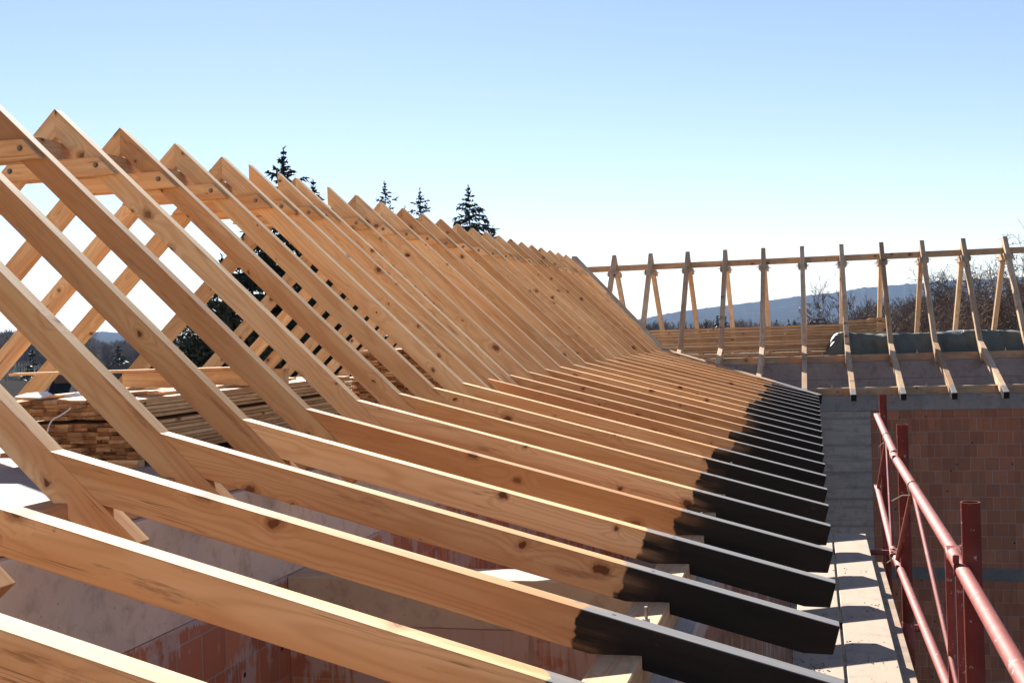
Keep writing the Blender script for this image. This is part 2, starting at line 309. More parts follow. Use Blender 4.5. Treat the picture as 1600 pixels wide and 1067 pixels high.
w = wall('inner_wall', 'brick wall with pale concrete top band under the feet of the near steep rafters')
b = MB(); b.box((-3.48, -7, -1.40), (-3.18, 22.22, -.824)); b.build('ring_beam', CONC_I, w, bevel=.006)
b = MB(); b.box((-3.48, -7, -4.0), (-3.183, 21.9, -1.402)); b.build('brickwork', BR_IN, w)
w = wall('outer_wall', 'smeared brick wall below the black painted rafter tails beside the scaffold deck')
b = MB(); b.box((-.96, -7, -8), (-.66, 19.385, -1.44)); b.build('brickwork', BR_OUT, w)
b = MB(); b.box((-.96, -7, -1.438), (-.655, 19.385, -1.402)); b.build('concrete_topping', CONC_I, w, bevel=.004)
w = wall('cross_wall', 'short wall crossing the gap under the nearest sprocket rafters, with sunlit concrete top')
b = MB(); b.box((-3.178, 2.05, -1.69), (-.962, 2.38, -1.404)); b.build('concrete_beam', CONC_X, w, bevel=.006)
b = MB(); b.box((-3.178, 2.06, -3.8), (-.962, 2.37, -1.692)); b.build('brickwork', BR_X, w)
w = wall('courtyard_wall', 'shaded brick wall of the far wing facing the scaffold, with concrete bands')
yw = KE + .65
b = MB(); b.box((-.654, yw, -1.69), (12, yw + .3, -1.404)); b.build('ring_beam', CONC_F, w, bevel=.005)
b = MB(); b.box((-.654, yw - .004, -8), (.95, yw + .296, -1.694)); b.build('corner_column', CONC_C, w)
b = MB(); b.box((.954, yw + .008, -4.69), (12, yw + .3, -1.694)); b.build('upper_brickwork', BR_FAR, w)
b = MB(); b.box((.954, yw + .002, -4.93), (12, yw + .298, -4.692)); b.build('lintel_band', concrete('lintel_concrete', (.17, .15, .135), (.21, .19, .17)), w)
b = MB(); b.box((.954, yw + .008, -8), (12, yw + .3, -4.932)); b.build('lower_brickwork', BR_FAR, w)
w = wall('far_inner_wall', 'grey concrete knee wall under the far wing rafters, behind its eave beam')
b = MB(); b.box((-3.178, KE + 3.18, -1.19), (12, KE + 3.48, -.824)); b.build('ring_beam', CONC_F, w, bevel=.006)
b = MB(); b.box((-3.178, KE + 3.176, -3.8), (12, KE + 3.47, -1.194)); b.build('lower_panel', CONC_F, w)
w = wall('west_wall', 'low wall carrying the feet of the left hand rafters beyond the timber stack')
b = MB(); b.box((-8.60, -7, -8), (-8.305, 30.6, -.824)); b.build('brickwork', BR_OUT, w)
w = wall('north_wall', 'low wall carrying the back rafters of the far wing behind the timber')
b = MB(); b.box((-8.30, 30.605, -8), (12, 30.9, -.824)); b.build('brickwork', BR_OUT, w)

# plates and purlins -------------------------------------------------
def anchor(parent, x, y, z, h=.05):
    a = MB(); a.tube((x, y, z), (x, y, z + .006), .028, n=12); a.tube((x, y, z + .006), (x, y, z + .022), .016, n=6); a.tube((x, y, z + .022), (x, y, z + .022 + h), .0075, n=8)
    a.build('anchor_bolt', STEEL, parent)
def along_y(name, x0, x1, z0, z1, y0, y1, mat, label, bolts=()):
    o = MB(); o.box((0, -(x1 - x0), z0 - z1), (y1 - y0, 0, 0)); ob = o.build(name, mat, None, (x0, y0, z1), (0, 0, math.pi / 2), bevel=.004)
    tag(ob, label, 'beam')
    for i, by in enumerate(bolts): anchor(ob, by - y0, -(x1 - x0) * .70, 0)
    return ob
def along_x(name, x0, x1, y0, y1, z0, z1, mat, label, bolts=()):
    o = MB(); o.box((0, 0, z0 - z1), (x1 - x0, y1 - y0, 0)); ob = o.build(name, mat, None, (x0, y0, z1), bevel=.004)
    tag(ob, label, 'beam')
    for bx in bolts: anchor(ob, bx - x0, (y1 - y0) * .5, 0)
    return ob
along_y('foot_beam', -3.40, -3.24, -.82, -.67, -6.5, 21.98, PINE_B, 'timber beam on the inner wall under the feet of the near steep rafters', [-.42, .42 + .0, 3.1, 6.6, 10.2, 14])
along_y('eave_beam', -.92, -.75, -1.40, -1.245, -6.5, 19.49, PINE_B, 'timber beam on the outer wall under the black painted rafter tails', [.50, 3.12, 6.0, 9.4, 13])
along_x('far_foot_beam', -3.24, 12, KE + 3.24, KE + 3.40, -.82, -.67, PINE_F, 'upper of the two horizontal beams under the far wing rafters', [-1.5, .1, 2.05, 3.8, 5.4])
along_x('far_eave_beam', -.75, 12, KE + .75, KE + .92, -1.40, -1.245, PINE_F, 'lower horizontal beam of the far wing, behind the black rafter ends', [.25, 2.0, 3.75, 5.5])
along_y('ridge_purlin', XR - .05, XR + .05, 1.463, 1.603, -4, HR - .05, PINE_B, 'ridge beam running between the near roof trusses on top of their ties')
along_x('far_ridge_purlin', XR - .0, 12, HR - .05, HR + .05, 1.463, 1.603, PINE_F, 'long horizontal ridge beam of the far wing seen against the sky')
along_y('west_foot_beam', 2 * XR + 3.24, 2 * XR + 3.40, -.82, -.67, -6.5, 30, PINE_B, 'timber beam under the feet of the left hand rafters')
along_x('north_foot_beam', -8.2, 12, 2 * HR - KE - 3.40, 2 * HR - KE - 3.24, -.82, -.67, PINE_F, 'timber beam under the feet of the far wing back rafters')

# ------------------------------------------------------------------ rafters
c1, s1 = math.cos(TH1), math.sin(TH1); c2, s2 = math.cos(TH2), math.sin(TH2)
def loc1(x, z, ox=XR, oz=ZR):       # world section point -> steep rafter local
    dx, dz = x - ox, z - oz; return (dx * c1 - dz * s1, dx * s1 + dz * c1)
def loc2(x, z):
    dx, dz = x - XK, z - ZK; return (dx * c2 - dz * s2, dx * s2 + dz * c2)
def steep_poly(length=L1, y1=HT):
    full = length >= L1 - 1e-6
    p = [(0, 0), (y1 * math.tan(TH1), -y1)]
    if full: p += [loc1(-3.309, -.67), loc1(-3.24, -.67), loc1(-3.24, -.7355)]
    p += [(length - (.02 if full else .0), -y1), (length, 0)]
    return p
def sprocket_poly(length=LSP):
    p = [(0, 0), (HT / math.tan(TH1 - TH2), -HT)]
    if length >= LSP - 1e-6:
        p += [loc2(-.95, -1.245), loc2(-.75, -1.245), loc2(-.75, ZT + .75 * .2693 - .1657), (LSP - .125, -HT), (LSP, -.130), (LSP, 0)]
    else: p += [(length, -HT), (length, 0)]
    return p
def timber_mesh(name, poly, mat, w=WD):
    b = MB(); b.prism(poly, 0, w); return b.mesh(name, mat, bevel=.0035)
def collar_mesh(mat):
    zt, zb = 1.463, 1.324; ht = (ZR - zt) / math.tan(TH1) - .03; hb = (ZR - zb) / math.tan(TH1) - .03
    b = MB(); b.prism([(-ht, zt - BASE), (-hb, zb - BASE), (hb, zb - BASE), (ht, zt - BASE)], 0, .05); return b.mesh('collar_tie', mat, bevel=.003)
def bolt_mesh(long=.0):
    b = MB(); b.tube((0, -.004, 0), (0, 0, 0), .022, n=16); b.tube((0, -.016, 0), (0, -.004, 0), .015, n=6)
    if long: b.tube((0, -.016 - long, 0), (0, -.016, 0), .008, n=8)
    return b.mesh('bolt', BOLT)
BM = bolt_mesh(); BML = bolt_mesh(.04)
def truss(loc, rz, length_r, left=True, meshes=None, name='roof_truss', boltmesh=None):
    e = empty(name, loc, (0, 0, rz))
    if length_r:
        m = meshes['r'] if length_r >= L1 - 1e-6 else timber_mesh('rafter', steep_poly(length_r), meshes['mat'])
        put('rafter', m, e, (0, 0, ZR - BASE), (0, TH1, 0))
    if left: put('rafter', meshes['l'], e, (0, WD, ZR - BASE), (0, TH1, math.pi))
    for y in (-.0502, WD + .0002):
        c = put('collar_tie', meshes['c'], e, (0, y, 0))
        for sx in (-1, 1):
            if y < 0: put('bolt', boltmesh or BM, c, (sx * .379, 0, 1.40 - BASE))
            else: put('bolt', boltmesh or BM, c, (sx * .379, .05, 1.40 - BASE), (0, 0, math.pi))
    return e
MAIN = dict(mat=PINE, r=timber_mesh('rafter', steep_poly(), PINE), l=timber_mesh('rafter', [(0, 0), (HT * math.tan(TH1), -HT), loc1(-3.309, -.67), loc1(-3.24, -.67), loc1(-3.24, -.7355), (L1 - .02, -HT), (L1, 0)], PINE), c=collar_mesh(PINE))
FARM = dict(mat=PINE_F, r=timber_mesh('rafter', steep_poly(), PINE_F), l=timber_mesh('rafter', steep_poly(), PINE_F), c=collar_mesh(PINE_F))
ys = [S * k for k in range(-3, 8)] + [6.89, 7.58, 8.05, 8.97] + [S * k for k in range(11, 28)]
noleft = {6.89, 7.58, 8.97}
n_all = len(ys)
for i, y in enumerate(ys):
    v = y + WD / 2 - KE                                   # beyond the inner corner the rafters stop on the valley rafter
    if v > 5.6: continue
    lr = L1 if v < 2.75 else (5.736 - v - .05) / c1
    t = truss((XR, y, BASE), 0, lr, y not in noleft, MAIN)
    vis = i - 2                                            # first one in view is the one at the left picture edge
    if y in noleft: lab = {6.89: 'pine truss with a plumb cut tip and no left rafter, nearest of three such', 7.58: 'middle one of three pine trusses with plumb cut tips and no left rafter', 8.97: 'farthest of three pine trusses with plumb cut tips and no left rafter'}[y]
    elif y == 8.05: lab = 'pine truss standing between the plumb cut trusses of the long near roof'
    elif i < 11: lab = 'pine roof truss of the near wing, %s from the near end of its row' % ORD[i + 1]
    elif i < 24: lab = 'pine roof truss, %s behind the plumb cut tips in the long row' % ORD[i - 14]
    else: lab = 'pine truss resting on the valley rafter, %s from the far end of the row' % ORD[max(1, n_all - i - 1)]
    tag(t, lab, 'roof truss', 'roof trusses of the near wing')
rnd0 = random.Random(5)
b = MB(); b.tube((0, 0, -.01), (0, 0, .0015), .009, n=10); SCREW = b.mesh('screw', BOLT)
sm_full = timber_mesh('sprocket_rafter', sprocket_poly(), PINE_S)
for k in range(-3, 25):
    v = S * k + WD / 2 - KE
    if v > 3.1: continue
    L = LSP if v < .05 else (3.316 - v - .05) / c2
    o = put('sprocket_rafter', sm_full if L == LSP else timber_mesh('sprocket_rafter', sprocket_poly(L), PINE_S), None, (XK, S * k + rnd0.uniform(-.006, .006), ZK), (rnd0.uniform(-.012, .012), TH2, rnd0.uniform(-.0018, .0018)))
    if k < 13: lab = 'low sloped rafter with black painted tail, %s from the near end of its row' % ORD[k + 4]
    elif v < .05: lab = 'low sloped rafter with black painted tail, %s before the inner eave corner' % ORD[21 - k]
    else: lab = 'shortened low rafter butting the valley rafter, %s past the inner eave corner' % ORD[k - 20]
    tag(o, lab, 'rafter', 'low sloped rafters of the near wing')
    if k < 8:
        for sx in (.16, 2.56): put('screw', SCREW, o, (sx + rnd0.uniform(-.02, .02), rnd0.uniform(.035, .065), 0))
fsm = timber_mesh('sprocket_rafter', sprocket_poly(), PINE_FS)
for i in range(0, 15):
    x = FX0 + FSP * i - WD / 2; v = -(x + WD / 2)
    lr = L1 if v < 2.75 else (5.736 - v - .05) / c1
    t = truss((x, HR, BASE), -math.pi / 2, lr, True, FARM, 'roof_truss', BML)
    tag(t, 'far wing roof truss, %s from the left against the sky' % ORD[i + 1], 'roof truss', 'roof trusses of the far wing')
    if v < 3.1:
        L = LSP if v < .05 else (3.316 - v - .05) / c2
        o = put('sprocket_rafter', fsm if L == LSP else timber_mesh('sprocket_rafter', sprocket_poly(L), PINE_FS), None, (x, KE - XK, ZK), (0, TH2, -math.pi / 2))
        lab = ('low rafter of the far wing with black end, %s right of the inner corner' % ORD[i - 5]) if v < .05 else ('shortened low rafter of the far wing, %s from the left' % ORD[i - 1])
        tag(o, lab, 'rafter', 'low sloped rafters of the far wing')
# valley rafters
def beam3(name, p0, p1, w, h, mat, label):
    p0 = Vector(p0); p1 = Vector(p1); d = (p1 - p0); L = d.length; d.normalize(); y = Vector((0, 0, 1)).cross(d).normalized(); z = d.cross(y)
    b = MB(); b.box((0, -w / 2, -h), (L, w / 2, 0)); o = b.build(name, mat, bevel=.004)
    o.matrix_world = Matrix(((d.x, y.x, z.x, p0.x), (d.y, y.y, z.y, p0.y), (d.z, y.z, z.z, p0.z), (0, 0, 0, 1))); tag(o, label, 'rafter'); return o
beam3('valley_rafter', (XR, HR, ZR + .02), (XK + .25, KE + 3.316 - .25, ZK - .2386 + .02), .14, .22, PINE_F, 'steep grey valley rafter where the near roof meets the far wing')
beam3('valley_rafter', (XK, KE + 3.316, ZK + .02), (.02, KE - .02, ZT + .01), .13, .18, wood('pine_valley_wood', (.50, .34, .21), (.40, .26, .16), dirt=.3, paint_from=4.78 - 1.3), 'low valley rafter running down to the inner eave corner')

# ------------------------------------------------------------------ lumber stacks
def board_meshes(L, w, h, n, mats):
    out = []
    for i in range(n):
        b = MB(); b.box((0, 0, 0), (L, w, h)); b.mi = [1, 1, 0, 1, 0, 0] if False else b.mi
        m = b.mesh('sawn_board', mats, bevel=.002)
        for p in m.polygons:
            if abs(p.normal.x) > .9 and len(mats) > 1: p.material_index = 1
        out.append(m)
    return out
rnd = random.Random(11)
def stack(x_right, y0, z0, ncol, nrow, L, w, h, along, label, group, gaprow=None, jit=.05, cat='board', mats=None):
    ms = board_meshes(L, w, h, 1, mats or [LUM, LUM_E]); z = z0
    for r in range(nrow):
        if gaprow and r in gaprow: z += .03
        for c in range(ncol):
            j = rnd.uniform(-jit, jit); g = rnd.uniform(0, .004)
            if along == 'y': o = put('sawn_board', ms[0], None, (x_right - c * (w + .004) - rnd.uniform(0, .012), y0 + j, z + g), (0, 0, math.pi / 2 + rnd.uniform(-.003, .003)))
            else: o = put('sawn_board', ms[0], None, (x_right + j, y0 + c * (w + .004) + rnd.uniform(-.012, .012), z + g), (0, 0, rnd.uniform(-.002, .002)))
            tag(o, label, cat, group)
        z += h + (.004 if along == 'y' else .0135)
    return z
def spacer(x0, x1, y0, y1, z0, z1, label, group='spacer blocks under the stacks'):
    b = MB(); L = max(x1 - x0, y1 - y0); b.box((x0, y0, z0), (x1, y1, z1)); tag(b.build('spacer_block', LUM, bevel=.003), label, 'block', group)
zt = stack(-4.95, 3.40, -.838, 10, 14, 4.2, .115, .026, 'y', 'sawn board with dark end grain in the left timber stack', 'boards of the left timber stack', gaprow=(9,), jit=.07)
ZTOP = zt
spacer(-5.25, -4.97, 3.36, 3.46, -.899, -.842, 'short spacer block under the front corner of the left timber stack'); spacer(-6.1, -4.97, 6.5, 6.6, -.899, -.842, 'spacer block under the back of the left timber stack')
b = MB(); b.box((0, 0, 0), (1.62, .12, .145)); tag(b.build('squared_timber', LUM, None, (-6.30, 5.3, ZTOP + .004), bevel=.004), 'thick squared timber lying across the left board stack', 'timber')
b = MB(); b.box((0, 0, 0), (2.5, .14, .025)); tag(b.build('loose_plank', LUM, None, (-7.5, 5.28, ZTOP + .152), (0, 0, .015), bevel=.003), 'thin plank on the squared timber, overhanging to the left', 'plank')
for i, (x, y, a, L) in enumerate([(-5.9, 3.45, .10, 2.6), (-5.35, 3.6, -.05, 3.0), (-5.1, 3.9, .03, 2.8)]):
    b = MB(); b.box((0, 0, 0), (L if i else 1.7, .1, .022)); tag(b.build('loose_plank', LUM, None, (x, y, ZTOP + .004 + .0 * i), (0, 0, math.pi / 2 + a), bevel=.003), ['loose plank on the left stack, farthest left', 'loose plank on the left stack, beside the white strap', 'loose plank on the left stack along its right edge'][i], 'plank', 'loose planks on the left stack')
zt2 = stack(-4.35, 9.0, -.838, 10, 12, 3.6, .115, .027, 'y', 'sawn board of the lower tier in the second timber stack', 'boards of the second timber stack', jit=.08)
spacer(-5.5, -4.3, 8.95, 9.05, -.899, -.842, 'spacer under the front of the second timber stack'); spacer(-5.5, -4.3, 12.0, 12.1, -.899, -.842, 'spacer under the back of the second timber stack')
for q, (xx, yy) in enumerate([(9.1, 0), (11.8, 0)]): spacer(-5.45, -4.35, xx, xx + .08, zt2 + .004, zt2 + .05, ['front spacer between the two tiers of the second stack', 'back spacer between the two tiers of the second stack'][q])
stack(-4.45, 9.05, zt2 + .054, 8, 9, 3.6, .115, .027, 'y', 'sawn board of the upper tier in the second timber stack', 'boards of the second timber stack', jit=.08)
# far wing stack: long boards facing the courtyard
zf = stack(-4.1, 23.30, -.80, 3, 3, 5.6, .2, .05, 'x', 'thick board in the bottom part of the far timber stack', 'boards of the far timber stack', jit=.05, mats=[LUM, LUM_E])
for q, x in enumerate((-3.9, -2.2, -.4, 1.2)): spacer(x, x + .1, 23.31, 23.9, zf + .006, zf + .036, '%s spacer from the left in the gap of the far timber stack' % ORD[q + 1])
for q, x in enumerate((-3.9, -1.2, 1.2)): spacer(x, x + .1, 23.31, 23.9, -.899, -.806, '%s spacer from the left under the far timber stack' % ORD[q + 1])
zf = stack(-4.1, 23.30, zf + .042, 3, 9, 5.6, .2, .05, 'x', 'long board in the upper part of the far timber stack', 'boards of the far timber stack', jit=.05)
b = MB(); b.box((0, 0, 0), (.62, .12, .065)); tag(b.build('timber_offcut', LUM, None, (.62, 23.32, zf + .004), bevel=.003), 'flat offcut on the far stack', 'offcut')
b = MB(); b.prism([(0, 0), (.56, 0), (.56, .105), (.17, .105)], 0, .12); tag(b.build('timber_offcut', LUM, None, (1.0, 23.48, zf + .004), (0, 0, 0), bevel=.003), 'sloped cut offcut at the right end of the far stack', 'offcut')
# black handle of a tool lying on the far stack
P = on_y(1277, 503, 23.55); hx = P[0]
BLK = plain('black_plastic', (.012, .012, .013), .35, .5)
th = empty('hand_tool', (hx, 23.55, zf + .004)); tag(th, 'black bow handled tool lying on the far timber stack', 'tool')
b = MB(); b.path([(-.17, 0, .02), (-.125, 0, .09), (-.10, 0, .098), (.12, 0, .098), (.15, 0, .085), (.19, 0, .03)], .016); b.build('handle', BLK, th, smooth=False)
b = MB(); b.box((-.03, -.02, .045), (.03, .02, .082)); b.box((-.20, -.03, 0), (.21, .03, .03)); b.build('tool_body', BLK, th, bevel=.004)

# tarpaulin covered stack
def tarp():
    t = NT('dark_green_tarpaulin'); n = t.noise(t.obj, 3, 4, .6); c = t.mix(n, (.075, .09, .083), (.12, .135, .115)); c = t.mix(t.math('MULTIPLY', t.ss(t.noise(t.obj, 1.1, 3), .55, .7), .5), c, (.10, .10, .06)); cr_ = t.math('ABSOLUTE', t.math('SUBTRACT', t.noise(t.scale(t.obj, (2.2, 1.5, 1.2)), 1.6, 3, .6), .5)); t.bump(t.math('ADD', t.noise(t.obj, 7, 4, .6), t.math('MULTIPLY', t.ss(cr_, 0, .06), .8)), .28, .03); m = t.done(c, .48, .3)
    nx, nv = 150, 44; V = []; F = []; rng = np.random.RandomState(5)
    x0, x1 = .16, 4.75; y0, y1 = 22.45, 23.22
    ph = rng.rand(12) * 6.28
    for i in range(nx + 1):
        u = i / nx; x = x0 + (x1 - x0) * u
        endl = min(1, (x - x0) / .45); endr = min(1, (x1 - x) / .75)
        hh = (.71 - .05 * math.sin(u * 3.1) - .0) * (1 - (1 - endl) ** 2.2) ** .6 * (1 - .55 * (1 - endr) ** 2) + .02 * math.sin(u * 11 + 1) - .03 * u
        for j in range(nv + 1):
            a = j / nv; ang = math.pi * a; e = .42
            cx = -math.copysign(abs(math.cos(ang)) ** e, math.cos(ang)); sz = abs(math.sin(ang)) ** e
            y = (y0 + y1) / 2 + cx * (y1 - y0) / 2; z = -.895 + sz * hh
            wr = .018 * math.sin(x * 9 + ph[0] + 2 * math.sin(x * 2.3)) * (1.2 - sz) + .016 * math.sin(x * 21 + a * 9 + ph[1]) * math.sin(x * 5 + ph[2]) + .022 * math.sin(x * 4.3 + a * 14 + ph[3]) + .012 * abs(math.sin(x * 3.1 + 2.2 * math.sin(a * 5 + x)))  - .006 * abs(math.sin(x * 7.7 - a * 6))
            V.append((x + .02 * math.sin(a * 17 + x * 6), y + wr * (-1 if a < .5 else 1), z + wr * .6 * sz))
    k = nv + 1
    for i in range(nx):
        for j in range(nv): F.append((i*k+j, (i+1)*k+j, (i+1)*k+j+1, i*k+j+1))
    F = np.array(F)
    o = put('tarpaulin', fast_mesh('tarpaulin', V, F, [m])); o.data.polygons.foreach_set('use_smooth', [True] * len(F))
    md = o.modifiers.new('solid', 'SOLIDIFY'); md.thickness = .006
    tag(o, 'dark green tarpaulin draped over a long timber pile behind the far wing beam', 'tarpaulin')
    b = MB(); b.box((.45, 22.62, -.89), (4.3, 23.04, -.50)); tag(b.build('covered_pile', LUM, bevel=.004), 'timber pile hidden under the dark green tarpaulin', 'timber pile')
tarp()

# ------------------------------------------------------------------ white strap and foil on the left stack
WHT = plain('white_plastic', (.75, .75, .74), .4, .5, amt=.15)
p = [on_y(x, y, 3.31) for x, y in [(111, 637), (107, 641), (102, 644), (95, 649), (86, 653), (81, 657), (77, 664), (74, 675)]]
b = MB(); b.path([tuple(q) for q in p], .006, 6); tag(b.build('packing_strap', WHT), 'loose white strap curling down the end of the left timber stack', 'strap')
def foil(name, pts, label):
    b = MB(); n = len(pts); V = []
    for (x, y, z) in pts: V.append((x, y, z))
    top = [(x, y, z + .010) for x, y, z in V]; b.add(V + top, [tuple(range(n - 1, -1, -1)), tuple(range(n, 2 * n))] + [(i, (i + 1) % n, (i + 1) % n + n, i + n) for i in range(n)])
    tag(b.build(name, WHT, bevel=.002), label, 'wrapping', 'white wrapping scraps on the left stack')
zz = ZTOP + .028
foil('wrapping_scrap', [(-5.56, 3.34, zz), (-5.40, 3.32, zz + .004), (-5.38, 3.42, zz + .03), (-5.46, 3.52, zz + .045), (-5.60, 3.5, zz + .01)], 'crumpled white wrapping scrap near the white strap')
foil('wrapping_scrap', [(-6.02, 3.38, zz), (-5.78, 3.36, zz - .01), (-5.74, 3.46, zz + .01), (-5.86, 3.56, zz + .03), (-6.0, 3.5, zz + .02)], 'white wrapping scrap at the left front edge of the stack')

# ------------------------------------------------------------------ scaffold
DZ = -1.762
def deck(x0, x1, label, y1=5.85):
    e = empty('scaffold_deck', ((x0 + x1) / 2, 0, DZ)); tag(e, label, 'scaffold deck', 'scaffold deck boards')
    cx = (x0 + x1) / 2
    b = MB(); b.box((x0 - cx, -6.2, -.018), (x1 - cx, y1, 0)); b.build('plywood_panel', DECK, e, bevel=.003)
    for xx in (x0 + .006, x1 - .046):
        b = MB(); b.box((xx - cx, -6.2, -.075), (xx - cx + .04, y1 - .004, -.0185)); b.build('side_rail', STEEL, e)
deck(-.225, .024, 'narrow plywood scaffold deck half hidden under the black rafter tails')
deck(.040, .300, 'plywood scaffold deck striped by the shadows of the rafter tails')
cr = MB(); rc = random.Random(8)
for cx_, cy_, n_, sp_ in [(.14, 1.45, 26, .06), (.22, 3.15, 16, .05), (-.12, 1.75, 44, .08), (.12, 2.3, 12, .09), (.19, .9, 22, .07), (.08, 4.2, 14, .1), (-.1, 2.9, 14, .1), (.2, 1.9, 10, .1)]:
    for _ in range(n_):
        x_ = min(.29, max(-.21, cx_ + rc.gauss(0, sp_ * .6))); y_ = cy_ + rc.gauss(0, sp_); r_ = rc.uniform(.0025, .008)
        if abs(x_ - .032) < .014: continue
        a_ = rc.random() * 6.28; P_ = [(x_ + r_ * rc.uniform(.6, 1.5) * math.cos(a_ + k_ * 1.571), y_ + r_ * rc.uniform(.6, 1.5) * math.sin(a_ + k_ * 1.571), DZ + .0005) for k_ in range(4)]
        cr.add(P_ + [(x_, y_, DZ + r_ * .8)], [(0, 1, 4), (1, 2, 4), (2, 3, 4), (3, 0, 4)])
tag(cr.build('mortar_crumbs', plain('mortar_crumb', (.16, .13, .11), .9, .1)), 'scattered dark crumbs of mortar and bark on the scaffold decks', 'crumbs', kind='stuff')
tb = MB(); tb.box((.304, -6, -1.855), (.385, 4.95, -1.825)); tag(tb.build('ledge_board', wood('ledge_board_wood', (.46, .36, .27), (.38, .29, .21), dirt=.3), bevel=.003), 'narrow lower board along the outer edge of the scaffold deck', 'board')
def scaf_post(px, py, D, dia, label):
    d = ray(px, py); P = CAM + d * (D / (d @ FV)); e = empty('scaffold_post', (P[0], P[1], -8)); tag(e, label, 'scaffold post', 'red scaffold posts')
    r = dia / 2; zt = P[2]; n = 28; b = MB(); vs = []
    for z, rr in ((-.0, r), (zt + 8, r), (zt + 8, r * .86), (zt + 7.6, r * .86)):
        vs += [(rr * math.cos(6.2832 * i / n), rr * math.sin(6.2832 * i / n), z) for i in range(n)]
    b.add(vs, [(q * n + i, q * n + (i + 1) % n, (q + 1) * n + (i + 1) % n, (q + 1) * n + i) for q in range(3) for i in range(n)]); o = b.build('tube', RED_P, e)
    for pl in o.data.polygons: pl.use_smooth = abs(pl.normal.z) < .5
    o.data.set_sharp_from_angle(angle=.7)
    # wedge pockets that carry the guard rails
    for zz in (-.84, -1.50):
        k = MB(); k.box((-.060, -.008, zz + 8 - .03), (-r * .9, .008, zz + 8 + .012)); k.box((-.062, -.012, zz + 8 + .012), (-.042, .012, zz + 8 + .042)); k.build('wedge_pocket', RED_P, e, bevel=.003)
    b = MB(); b.tube((0, 0, -1.95 + 8), (0, 0, -1.80 + 8), r * 1.10, n=20); b.build('collar', RED, e)
    return P
P1 = scaf_post(1379, 616, 10.25, .062, 'slim tall red scaffold post farthest from the camera'); P2 = scaf_post(1409.5, 663, 7.15, .066, 'middle red scaffold post between the two longer guard rails'); P3 = scaf_post(1516, 784, 4.05, .064, 'thick looking open topped red scaffold post nearest to the camera')
def wy(x, y, Y): return Vector(on_y(x, y, Y))
def tube_part(name, a, b, r, parent, n=16):
    m = MB(); m.tube(a, b, r, n=n); o = m.build(name, RED, parent)
    for pl in o.data.polygons: pl.use_smooth = len(pl.vertices) == 4
    o.data.set_sharp_from_angle(angle=.7)          # the flat ends must not bend the shading of the tube
    return o
def guard(label, ta, tb, ba, bb, mid, braces=True):
    e = empty('guard_rail', tuple((Vector(ba) + Vector(bb)) / 2)); tag(e, label, 'guard rail', 'red scaffold guard rails'); o = Vector(e.location)
    tube_part('top_tube', ta - o, tb - o, .0245, e); tube_part('bottom_tube', ba - o, bb - o, .0225, e)
    m = ta.lerp(tb, mid); d = (tb - ta).normalized()
    tube_part('brace', m + d * .04 - o - Vector((0, 0, .02)), bb - d * .08 - o, .013, e); tube_part('brace', m - d * .04 - o - Vector((0, 0, .02)), ba + d * .08 - o, .013, e)
    for q in (ta, tb, ba, bb):                       # flattened hook ends
        s_ = d if (q - ta).length < .01 or (q - ba).length < .01 else -d
        h = MB(); h.box((-.024, -.045, -.012), (.03, .045, .012)); h.build('hook_plate', RED, e, tuple(q - o - s_ * .02), (.25, 0, 0), bevel=.004)
Y3, Y2, Y1 = .06, 3.22, 6.05
TA1, TA2 = wy(1370.5, 650, Y1), wy(1397.5, 709, Y2 + .03); BA1, BA2 = wy(1371, 762, Y1), wy(1396, 862, Y2 + .12)
guard('farthest red guard rail panel with its own thin braces, at the end of the scaffold', TA1, TA2, BA1, BA2, .62)
TB1, TB2 = wy(1397, 712, Y2 - .03), wy(1490, 862, Y3 + .03); BB1, BB2 = wy(1400, 872, Y2 + .04), wy(1520, 1165, Y3 + .05)
guard('middle red guard rail panel between two red scaffold posts', TB1, TB2, BB1, BB2, .44)
TC1, TC2 = wy(1490, 866, Y3 - .03), wy(1660, 1165, Y3 - 2.0); BC1 = Vector((TC1.x, TC1.y, -1.50)); BC2 = Vector((TC2.x, TC2.y, -1.50))
guard('nearest red guard rail panel running out of the bottom right corner', TC1, TC2, BC1, BC2, .9)
for q, (px, dy, ll) in enumerate([(1483.5, .62, 'thin dark red upright tube left of the nearest scaffold post'), (1499, .40, 'thin dark red upright tube right beside the nearest scaffold post'), (1383, 5.7, 'thin red rod below the farthest guard rail')]):
    P = on_y(px, 900, dy); b = MB(); b.tube((0, 0, -6 - 0), (0, 0, (-.90, -.88, -1.62)[q]), (.0155, .0155, .011)[q], n=12); tag(b.build('scaffold_tube', RED, None, (P[0], P[1], 0)), ll, 'scaffold tube', 'thin scaffold tubes')
for q, y in enumerate((Y3 + .1, Y2 - .15, Y1 - .5)):
    b = MB(); b.tube((-.22, 0, 0), (.52, 0, 0), .022, n=14); tag(b.build('scaffold_ledger', RED, None, (0, y, DZ - .10), smooth=True), ['nearest', 'middle', 'farthest'][q] + ' red cross tube carrying the scaffold decks', 'scaffold tube', 'scaffold cross tubes')
TWINE = plain('baling_twine', (.52, .40, .24), .8, .2)
def tie(p, end, r, label):
    b = MB(); n = 14; p = Vector(p)
    ring = [p + Vector((r * math.cos(6.283 * i / n), .004 * math.sin(i * 3), r * math.sin(6.283 * i / n))) for i in range(n + 1)]
    b.path([tuple(q) for q in ring], .0035, 5); b.path([tuple(p + Vector((-r, 0, -.01))), tuple(p + Vector((-r * .6, -.01, -.045))), tuple(p + (Vector(end) - p) * .5 + Vector((0, 0, -.008))), end], .0035, 5)
    tag(b.build('twine_tie', TWINE), label, 'tie', 'twine ties on the guard rails')
m1 = TB1.lerp(TB2, .44); tie(m1 + Vector((0, 0, 0)), tuple(m1 + Vector((-.105, 0, -.075))), .027, 'pale twine tied round the middle guard rail at its braces')
